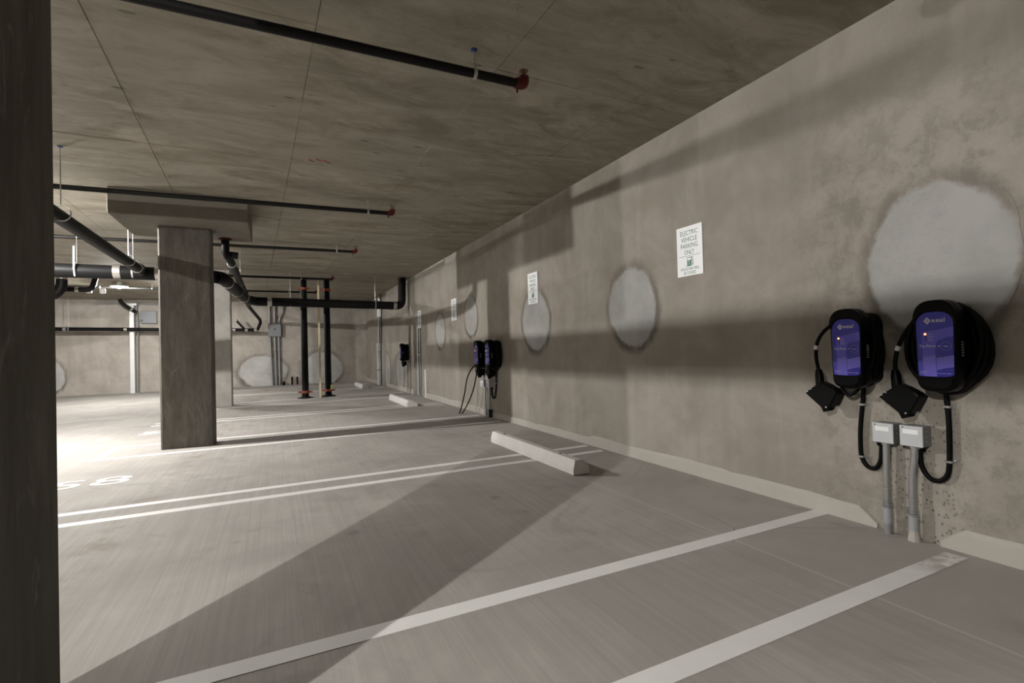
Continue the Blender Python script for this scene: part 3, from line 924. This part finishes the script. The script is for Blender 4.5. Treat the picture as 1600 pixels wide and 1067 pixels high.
def charger_body(t, y, z):
    # drum the cable is wound on
    loft([(0.0, 0.98, 0.90, SH, 0), (0.10, 0.98, 0.90, SH, 0), (0.13, 0.90, 0.86, SH, 0)], y, z).obj('cable_drum', M_BLACK, t)
    # front shell with a swollen hood on top and a lip below
    sh = loft([(0.12, 0.93, 0.95, SH, 0.0), (0.145, 1.0, 1.0, SH, 0.0), (0.195, 1.0, 1.0, SH, 0.0), (0.212, 0.975, 0.985, SH, 0),
               (0.220, 0.92, 0.94, SH, 0)], y, z).obj('front_shell', M_BLACK, t)
    outer = [p for p in SH if p[1] > 0.10]
    inner = [(p[0] * 1.02, p[1] + 0.003) for p in PN if p[1] > 0.10]
    outer.sort(key=lambda p: p[0])
    inner.sort(key=lambda p: -p[0])
    plate([(a * 0.985, b * 0.99) for a, b in outer] + inner, 0.200, 0.231, y, z, 0.007, 2).obj('hood', M_BLACK, sh)
    lip = outline(0.086, 0.080, -0.172, -0.232, 0.012, 0.045)
    loft([(0.20, 1, 1, lip, 0), (0.222, 0.98, 0.99, lip, 0), (0.230, 0.90, 0.96, lip, -0.004)], y, z).obj('lower_lip', M_BLACK, sh)
    # violet printed faceplate
    fp = plate(PN, 0.215, 0.2225, y, z).obj('faceplate', M_PURPLE, t)
    d0, d1, d2 = 0.2220, 0.2229, 0.2233
    rec = lambda y0, z0, y1, z1, a, b: plate([(y0, z0), (y1, z0), (y1, z1), (y0, z1)], a, b, y, z)
    sw = [(0.040, 0.062), (0.020, 0.076), (-0.02, 0.090), (-0.0825, 0.104), (-0.0825, 0.052), (-0.045, 0.044), (-0.018, 0.034), (-0.006, 0.018), (-0.004, 0.0), (0.040, -0.01)]
    plate(sw, d0, d1, y, z).obj('printed_swoosh', M_PURPLE2, fp)
    plate([(0.058, 0.076), (0.0, 0.086), (0.0, -0.010), (-0.006, -0.164), (0.056, -0.164)], d0, d1 - 0.0003, y, z).obj('printed_bar', M_PURPLE2, fp)
    plate([(0.0565, -0.06), (0.0, -0.05), (-0.0055, -0.163), (0.0555, -0.163)], d0, d1 + 0.0001, y, z).obj('printed_bar', M_PURPLE3, fp)
    plate([(-0.004, -0.063), (-0.040, -0.058), (-0.0815, -0.048), (-0.0805, -0.112), (-0.045, -0.118), (-0.006, -0.13)], d0, d1, y, z).obj('printed_swoosh', M_PURPLE3, fp)
    plate([(0.080, -0.082), (0.0565, -0.080), (0.0555, -0.163), (0.076, -0.163)], d0, d1, y, z).obj('printed_swoosh', M_PURPLE2, fp)
    # logo: nested diamond and wordmark
    cy, cz = 0.031, 0.138
    lg = B()
    for R_, th in ((0.0185, 0.0035), (0.0095, 0.003)):
        out = [(cy, cz + R_), (cy - R_ * 0.9, cz), (cy, cz - R_), (cy + R_ * 0.9, cz)]
        r2 = R_ - th * 1.3
        inn = [(cy, cz + r2), (cy - r2 * 0.9, cz), (cy, cz - r2), (cy + r2 * 0.9, cz)]
        for k in range(4):
            q = [out[k], out[(k + 1) % 4], inn[(k + 1) % 4], inn[k]]
            lg.poly_prism([(W - d1, y + a, z + b) for a, b in q], (-0.0006, 0, 0))
    lg.obj('logo', M_PRINT, fp)
    text_obj('wordmark', 'xeal', M_PRINT, fp, (W - d2, y - 0.017, z + 0.141), 0.060, 0.0235)
    text_obj('lettering', 'Tap Phone', M_PRINT, fp, (W - d2, y + 0.033, z - 0.001), 0.074, 0.0165)
    ar = B()
    ar.poly_prism([(W - d1, y + a, z + b) for a, b in ((-0.012, 0.0008), (-0.021, 0.0008), (-0.021, -0.0008), (-0.012, -0.0008))], (-0.0006, 0, 0))
    ar.poly_prism([(W - d1, y + a, z + b) for a, b in ((-0.018, 0.004), (-0.0235, 0), (-0.018, -0.004))], (-0.0006, 0, 0))
    ar.obj('arrow', M_PRINT, fp)
    ring = [(W - d2, y - 0.050 + 0.0225 * math.cos(2 * math.pi * k / 28), z - 0.001 + 0.0225 * math.sin(2 * math.pi * k / 28)) for k in range(28)]
    B().tube(ring, 0.0009, 5, closed=True).obj('tap_ring', M_PRINTDIM, fp)
    text_obj('lettering', 'Here', M_PRINT, fp, (W - d2, y - 0.050, z - 0.001), 0.021, 0.008)
    sm = B()
    for k, wd in enumerate((0.020, 0.029, 0.022, 0.029)):
        zz = 0.062 - k * 0.0105
        sm.poly_prism([(W - d1, y + 0.033 - a, z + zz + b) for a, b in ((0, 0), (wd, 0), (wd, 0.0032), (0, 0.0032))], (-0.0006, 0, 0))
    sm.obj('status_print', M_PRINTDIM, fp)
    sm = B()
    for (a, b, wd, hh) in ((0.070, -0.140, 0.036, 0.003), (0.070, -0.147, 0.030, 0.003), (-0.006, -0.149, 0.040, 0.0028)):
        sm.poly_prism([(W - d1, y + a - p, z + b + q) for p, q in ((0, 0), (wd, 0), (wd, hh), (0, hh))], (-0.0006, 0, 0))
    sm.obj('fine_print', M_PRINTDIM, fp)
    sm = B()
    for a in (-0.050, -0.059):
        sm.poly_prism([(W - d1, y + a - p, z - 0.151 + q) for p, q in ((0, 0.007), (0.0035, 0), (0.007, 0.007), (0.0035, 0.004))], (-0.0006, 0, 0))
    sm.obj('maker_mark', M_PRINT, fp)
    leds = B()
    for k in range(1, 4):
        leds.lathe((W - d1, y + 0.039, z + 0.063 - k * 0.0105), (-1, 0, 0), [(0.0035, 0), (0.0035, 0.001)], 10)
    leds.obj('unlit_indicator', M_BLACK, fp)
    led = B().lathe((W - d1, y + 0.042, z + 0.066), (-1, 0, 0), [(0.0065, 0), (0.006, 0.0012), (0.003, 0.0024)], 12).obj('status_light', M_LED, fp)
    B().lathe((W - d1 - 0.002, y + 0.042, z + 0.066), (-1, 0, 0), [(0.0034, 0), (0.003, 0.0012)], 10).obj('status_core', M_LEDCORE, led)
    sl = B()
    for k in range(6):
        sl.box((W - 0.185, y - 0.1012, z - 0.055 + k * 0.014), (W - 0.165, y - 0.0990, z - 0.048 + k * 0.014))
    sl.obj('side_label', M_PVC, t)

def connector(t, y, z):
    """plug hanging nose-down in its dock; y, z = middle of the plug"""
    pol = [(0.108, 0.020), (0.086, 0.042), (0.052, 0.066), (0.0, 0.105), (-0.012, 0.098), (-0.040, 0.088), (-0.085, 0.062), (-0.105, 0.036), (-0.048, -0.080), (-0.030, -0.086), (-0.012, -0.080), (0.004, -0.066)]
    c = plate(pol, 0.060, 0.135, y, z, 0.008, 2).obj('connector', M_BLACK, t)
    B().tube([(W - 0.100, y + 0.022, z + 0.075), (W - 0.100, y + 0.026, z + 0.150), (W - 0.100, y + 0.030, z + 0.185)], [0.027, 0.026, 0.018], 14).obj('grip', M_BLACK, c)
    B().tube([(W - 0.100, y - 0.016, z - 0.052), (W - 0.100, y - 0.030, z - 0.092)], [0.036, 0.033], 14).obj('nose', M_BLACK, c)
    mk = B()
    for k in range(2):
        a = (0.096 - k * 0.022, 0.0335 + k * 0.017)
        mk.poly_prism([(W - 0.1355, y + a[0] + p, z + a[1] + q) for p, q in ((0, 0), (-0.012, -0.004), (-0.012, -0.001), (0, 0.003))], (-0.001, 0, 0))
    mk.obj('edge_mark', M_PRINT, c)
    B().lathe((W - 0.134, y - 0.034, z - 0.064), (-1, 0, 0), [(0.005, 0), (0.005, 0.003), (0.002, 0.004)], 8).obj('screw', M_ROD, c)

def dock(y, z, label):
    t = thing('connector_dock', (W, y, z), label, 'dock', 'wall docks for the charging plugs')
    pol = [(0.085, 0.018), (0.02, 0.060), (-0.060, 0.055), (-0.090, 0.030), (-0.045, -0.062), (-0.010, -0.062)]
    plate(pol, 0.0, 0.058, y, z, 0.005, 1).obj('backplate', M_BLACK, t)
    B().lathe((W - 0.057, y - 0.05, z + 0.01), (-1, 0, 0), [(0.006, 0), (0.005, 0.002)], 8).obj('screw', M_ROD, t)

def coil_pts(y, z, turns, n, ry, rz, d0, d1, jit, phase=0.0, seed=0):
    pts = []
    for k in range(int(turns * n) + 1):
        a = phase + 2 * math.pi * k / n
        f = k / (turns * n)
        g = 1 + jit * noise.noise(V(math.cos(a) * 1.3, math.sin(a) * 1.3, seed + f * turns * 1.7))
        pts.append((W - (d0 + (d1 - d0) * f), y + ry * g * math.cos(a), z + rz * g * math.sin(a)))
    return pts

def smooth(pts, it=2):
    pts = [Vector(p) for p in pts]
    for _ in range(it):
        out = [pts[0]]
        for a, b in zip(pts, pts[1:]):
            out += [a * 0.75 + b * 0.25, a * 0.25 + b * 0.75]
        out.append(pts[-1])
        pts = out
    return pts

GRP = 'wall mounted electric vehicle chargers'
def charger(y, z, label, style):
    t = thing('car_charger', (W, y, z), label, 'charger', GRP)
    charger_body(t, y, z)
    cy, cz = y + 0.225, z - 0.325
    if style == 'floor':
        cy = y + 0.19
    connector(t, cy, cz)
    top = V(W - 0.100, cy + 0.030, cz + 0.18)
    R_ = 0.0125
    if style == 'full':
        # several loose loops round the drum
        B().tube(coil_pts(y + 0.008, z - 0.022, 2, 30, 0.122, 0.232, 0.03, 0.075, 0.05, 1.2, 3), R_, 10).obj('cable_loop', M_RUBBER, t)
        B().tube(coil_pts(y + 0.006, z - 0.014, 2, 30, 0.152, 0.242, 0.04, 0.10, 0.06, 1.2, 9), R_, 10).obj('cable_loop', M_RUBBER, t)
        B().tube(coil_pts(y + 0.010, z - 0.012, 2, 30, 0.180, 0.240, 0.05, 0.11, 0.06, 1.2, 14), R_, 10).obj('cable_loop', M_RUBBER, t)
        B().tube(smooth([(W - 0.11, y - 0.10, z + 0.20), (W - 0.10, y - 0.145, z + 0.12), (W - 0.10, y - 0.155, z - 0.02), (W - 0.10, y - 0.10, z - 0.18), (W - 0.10, y, z - 0.262), (W - 0.09, y + 0.09, z - 0.215), (W - 0.09, y + 0.135, z - 0.10), (W - 0.08, y + 0.12, z + 0.06)], 3), R_, 10).obj('cable_loop', M_RUBBER, t)
        arc = [(W - 0.10, y + 0.07, z + 0.205), (W - 0.10, y + 0.135, z + 0.165), (W - 0.11, y + 0.205, z + 0.06), (W - 0.11, y + 0.245, z - 0.05), tuple(top)]
    else:
        B().tube(coil_pts(y + 0.004, z - 0.015, 3, 30, 0.115, 0.222, 0.03, 0.10, 0.04, 1.2, 5), R_, 10).obj('cable_loop', M_RUBBER, t)
        if style == 'slack':
            B().tube(smooth([(W - 0.12, y - 0.09, z + 0.19), (W - 0.13, y - 0.118, z + 0.08), (W - 0.13, y - 0.112, z - 0.06), (W - 0.12, y - 0.05, z - 0.20), (W - 0.11, y + 0.02, z - 0.285), (W - 0.11, y + 0.065, z - 0.305), (W - 0.11, y + 0.105, z - 0.255), (W - 0.10, y + 0.115, z - 0.14), (W - 0.09, y + 0.112, z)], 3), R_ * 0.95, 10).obj('cable_loop', M_RUBBER, t)
        arc = [(W - 0.09, y + 0.08, z + 0.195), (W - 0.10, y + 0.14, z + 0.175), (W - 0.12, y + 0.235, z + 0.085), (W - 0.11, y + 0.268, z - 0.03), tuple(top)]
        if style == 'floor':
            arc = [(W - 0.13, y + 0.11, z - 0.10), (W - 0.15, y + 0.16, z - 0.32), (W - 0.20, y + 0.26, z - 0.70), (W - 0.29, y + 0.46, z - 1.02), (W - 0.33, y + 0.60, z - 1.135),
                   (W - 0.36, y + 0.66, z - 1.137), (W - 0.34, y + 0.60, z - 1.10), (W - 0.27, y + 0.50, z - 0.72), (W - 0.22, y + 0.50, z - 0.42), (W - 0.16, y + 0.36, z - 0.24), (W - 0.11, y + 0.24, z - 0.17), tuple(top)]
    cb = B().tube(smooth(arc, 3), 0.0115, 10).obj('charging_cable', M_RUBBER, t)
    if style in ('full', 'slack'):
        a = Vector(arc[2]) * 0.35 + Vector(arc[3]) * 0.65
        dr = (Vector(arc[3]) - Vector(arc[2])).normalized()
        B().tube([a - dr * 0.014, a + dr * 0.014], 0.0135, 10).obj('cable_tag', M_WHITE, cb)
    return cy, cz

def full_set(y, z, style, name):
    cy, cz = charger(y, z, name, style)
    return cy, cz
c2 = charger(1.402, 1.150, 'violet faced black charger at right, with thick cable coil over the big pale patch', 'full')
c1 = charger(1.862, 1.140, 'violet faced black charger left of its near twin, with one slack cable loop below', 'slack')
cA = charger(7.66, 1.105, 'distant violet faced charger, right one of the far pair', 'full')
cB = charger(8.16, 1.105, 'distant violet faced charger, left one of the far pair, its cable drooping to the floor', 'floor')
cC = charger(14.05, 1.170, 'tiny lone violet charger on the wall beyond the middle wheel stop', 'slack')
dock(*c2, 'black plug dock at right, left of the charger with thick cable coil')
dock(*c1, 'black plug dock at the left end of the near chargers')
dock(*cA, 'distant black plug dock below the right far charger')
dock(*cB, 'distant black plug dock below the left far charger')
dock(*cC, 'tiny black plug dock below the lone far charger')

# ------------------------------------------------------------------ supply whips, boxes, conduits
def whip(pts, clips, label):
    t = thing('supply_whip', (W, pts[0][0], pts[0][1]), label, 'cable', 'black supply cables below the chargers')
    P = smooth([(W - 0.026, a, b) for a, b in pts], 3)
    B().tube(P, 0.0135, 12).obj('hose', M_RUBBER, t)
    B().lathe((W - 0.026, pts[-1][0], pts[-1][1] - 0.01), (0, 0, 1), [(0.016, 0), (0.024, 0.006), (0.024, 0.03), (0.019, 0.034)], 12).obj('gland', M_BLACK, t)
    for (a, b) in clips:
        p = min(P, key=lambda q: (q.y - a) ** 2 + (q.z - b) ** 2)
        c = B()
        c.box((W - 0.043, p.y - 0.017, p.z - 0.007), (W, p.y + 0.017, p.z + 0.007), 0.003, 1)
        c.box((W - 0.004, p.y - 0.045, p.z - 0.007), (W, p.y - 0.015, p.z + 0.007))
        c = c.obj('clip', M_GALV, t)
        B().lathe((W - 0.004, p.y - 0.035, p.z), (-1, 0, 0), [(0.005, 0), (0.004, 0.003)], 8).obj('clip_screw', M_ROD, c)
whip([(1.875, 0.93), (1.880, 0.82), (1.888, 0.76), (1.903, 0.64), (1.908, 0.53), (1.905, 0.43), (1.870, 0.375), (1.820, 0.375), (1.790, 0.43), (1.785, 0.49), (1.783, 0.535)],
     [(1.884, 0.781), (1.902, 0.444)], 'black supply cable hanging under the left near charger')
whip([(1.445, 0.95), (1.442, 0.84), (1.437, 0.76), (1.436, 0.62), (1.440, 0.48), (1.450, 0.41), (1.495, 0.368), (1.545, 0.382), (1.575, 0.44), (1.580, 0.50), (1.577, 0.535)],
     [(1.440, 0.806), (1.444, 0.493)], 'black supply cable hanging under the right near charger')
whip([(7.72, 0.90), (7.74, 0.70), (7.76, 0.52), (7.80, 0.38), (7.86, 0.33), (7.92, 0.36), (7.95, 0.44), (7.95, 0.50)],
     [(7.75, 0.6), (7.80, 0.40)], 'distant black supply cable under the right far charger')

def jbox(y0, y1, z0, z1, label, depth=0.10):
    t = thing('junction_box', (W, (y0 + y1) / 2, z0), label, 'box', 'grey junction boxes under the chargers')
    B().box((W - depth + 0.006, y0, z0), (W, y1, z1), 0.003, 1).obj('body', M_BOXSIDE, t)
    c = B().box((W - depth - 0.002, y0 - 0.003, z0 - 0.002), (W - depth + 0.007, y1 + 0.003, z1 + 0.002), 0.003, 1).obj('cover', M_GREYBOX, t)
    B().box((W - depth - 0.0032, y0 + 0.020, z1 - 0.046), (W - depth - 0.0015, y1 - 0.014, z1 - 0.020)).obj('sticker', M_WHITE, c)
    B().lathe((W - depth - 0.001, y1 - 0.014, z1 - 0.010), (-1, 0, 0), [(0.004, 0), (0.004, 0.002)], 8).obj('cover_screw', M_BLACK, c)
    kn = B()
    for zz in (0.25, 0.5, 0.75):
        kn.lathe((W - depth * 0.55, y0, z0 + (z1 - z0) * zz), (0, -1, 0), [(0.005, 0), (0.004, 0.0015)], 8)
    kn.obj('side_rivet', M_ROD, t)
jbox(1.682, 1.791, 0.564, 0.681, 'grey junction box with white sticker, left of the near pair')
jbox(1.532, 1.643, 0.566, 0.683, 'grey junction box with white sticker, right of the near pair')
jbox(8.15, 8.30, 0.525, 0.64, 'distant grey junction box, left of the far pair')
jbox(7.90, 8.03, 0.525, 0.65, 'distant grey junction box, right of the far pair')

def conduit(ya, yb, ztop, z1, z2, label, d=0.055, r=0.019, chunk=False):
    t = thing('steel_conduit', (W - d, yb, 0), label, 'conduit', 'steel conduits feeding the junction boxes')
    B().tube([(W - d, ya, ztop), (W - d, ya + (yb - ya) * 0.15, ztop - 0.08), (W - d, yb, ztop - 0.22), (W - d, yb, z2)], r, 14, 0.05).obj('pipe', M_GALV, t)
    B().lathe((W - d, ya, ztop - 0.022), (0, 0, 1), [(r, 0), (r + 0.007, 0.003), (r + 0.007, 0.018), (r + 0.003, 0.022)], 14).obj('connector_nut', M_GALV, t)
    B().lathe((W - d, yb, z1 - 0.006), (0, 0, 1), [(r, 0), (r + 0.004, 0.002), (r + 0.004, 0.010), (r, 0.012)], 14).obj('strap', M_ROD, t)
    cp = B()
    for k in range(3):
        cp.lathe((W - d, yb, z2 - 0.012 + 0.016 * k), (0, 0, 1), [(r, 0), (r + 0.006, 0.002), (r + 0.006, 0.011), (r, 0.013)], 14)
    cp.obj('coupling', M_GALV, t)
    B().lathe((W - d, yb, 0.062), (0, 0, 1), [(r + 0.004, 0), (r + 0.004, z2 - 0.075)], 14).obj('pvc_sleeve', M_PVC, t)
    if chunk:
        B().lathe((W - d, yb, 0), (0, 0, 1), [(r + 0.013, 0), (r + 0.010, 0.02), (r + 0.004, 0.05), (r + 0.002, 0.066)], 9).obj('mortar_collar', M_BASE, t)
    else:
        B().lathe((W - d, yb, 0), (0, 0, 1), [(r + 0.003, 0), (r + 0.003, 0.064)], 14).obj('stub_up', M_BOXSIDE, t)
conduit(1.742, 1.748, 0.565, 0.278, 0.172, 'galvanised conduit under the left near junction box')
conduit(1.592, 1.612, 0.567, 0.245, 0.160, 'galvanised conduit under the right near junction box, in a mortar collar', chunk=True)
conduit(8.20, 8.20, 0.526, 0.30, 0.16, 'distant conduit under the left far junction box', r=0.026)
conduit(7.99, 8.02, 0.526, 0.28, 0.15, 'distant conduit under the right far junction box', r=0.022)
stub(3.36, 7.93, 0.13, 0.03, 'short dark stub rising at the wall foot beside the far pair conduits')

# lone far charger feed
t = thing('surface_conduit', (W, 14.2, 0), 'thin dark conduit running from the lone far charger to the floor', 'conduit')
B().tube([(W - 0.025, 14.05, 0.93), (W - 0.025, 14.12, 0.6), (W - 0.025, 14.14, 0)], 0.022, 8).obj('pipe', M_PVC, t)
for z in (0.25, 0.65):
    B().box((W - 0.05, 14.08, z - 0.012), (W, 14.18, z + 0.012)).obj('strap', M_GALV, t)

# conduits under the farthest sign
t = thing('surface_conduit', (W, 12.75, 0), 'pair of thin grey wall conduits below the farthest sign', 'conduit')
for y in (12.66, 12.84):
    B().tube([(W - 0.022, y, 1.80), (W - 0.022, y, 0)], 0.017, 8).obj('pipe', M_BOXSIDE, t)
for z in (0.3, 1.1):
    B().box((W - 0.045, 12.60, z - 0.012), (W, 12.90, z + 0.012)).obj('strap', M_GALV, t)
t = thing('wall_guard', (W, 12.24, 0), 'short white vertical guard strip on the wall left of the far pair', 'strip')
B().box((W - 0.03, 12.20, 0), (W, 12.26, 0.72), 0.004, 1).obj('strip', M_WHITEPL, t)
B().lathe((W - 0.03, 12.23, 0.6), (-1, 0, 0), [(0.008, 0), (0.006, 0.003)], 8).obj('screw', M_ROD, t)

# raceway rising to the ceiling near the back corner
t = thing('wall_raceway', (W, 18.2, 0), 'pale vertical raceway with conduits on the right wall near the back corner', 'raceway')
B().box((W - 0.10, 18.10, 0), (W, 18.42, 1.50), 0.006, 1).obj('cover', M_POST, t)
B().box((W - 0.11, 17.75, 2.45), (W, 18.15, 2.84), 0.006, 1).obj('splice_box', M_WHITEPL, t)
B().tube([(W - 0.05, 18.20, 1.5), (W - 0.05, 18.18, 1.9), (W - 0.05, 18.0, 2.46)], 0.035, 10).obj('conduit', M_GALV, t)
B().tube([(W - 0.05, 18.34, 1.5), (W - 0.05, 18.3, 1.9), (W - 0.05, 18.1, 2.46)], 0.03, 10).obj('conduit', M_BOXSIDE, t)
for y in (17.85, 18.02):
    B().tube([(W - 0.05, y, 2.84), (W - 0.05, y, H)], 0.035, 10).obj('conduit', M_GALV, t)
B().tube([(W - 0.03, 17.70, 3.0), (W - 0.03, 17.72, 2.2), (W - 0.03, 17.95, 1.2), (W - 0.03, 17.98, 0)], 0.016, 8).obj('side_cable', M_RUBBER, t)
for z in (0.55, 1.2):
    B().box((W - 0.115, 18.02, z - 0.02), (W, 18.50, z + 0.02)).obj('strap', M_GALV, t)
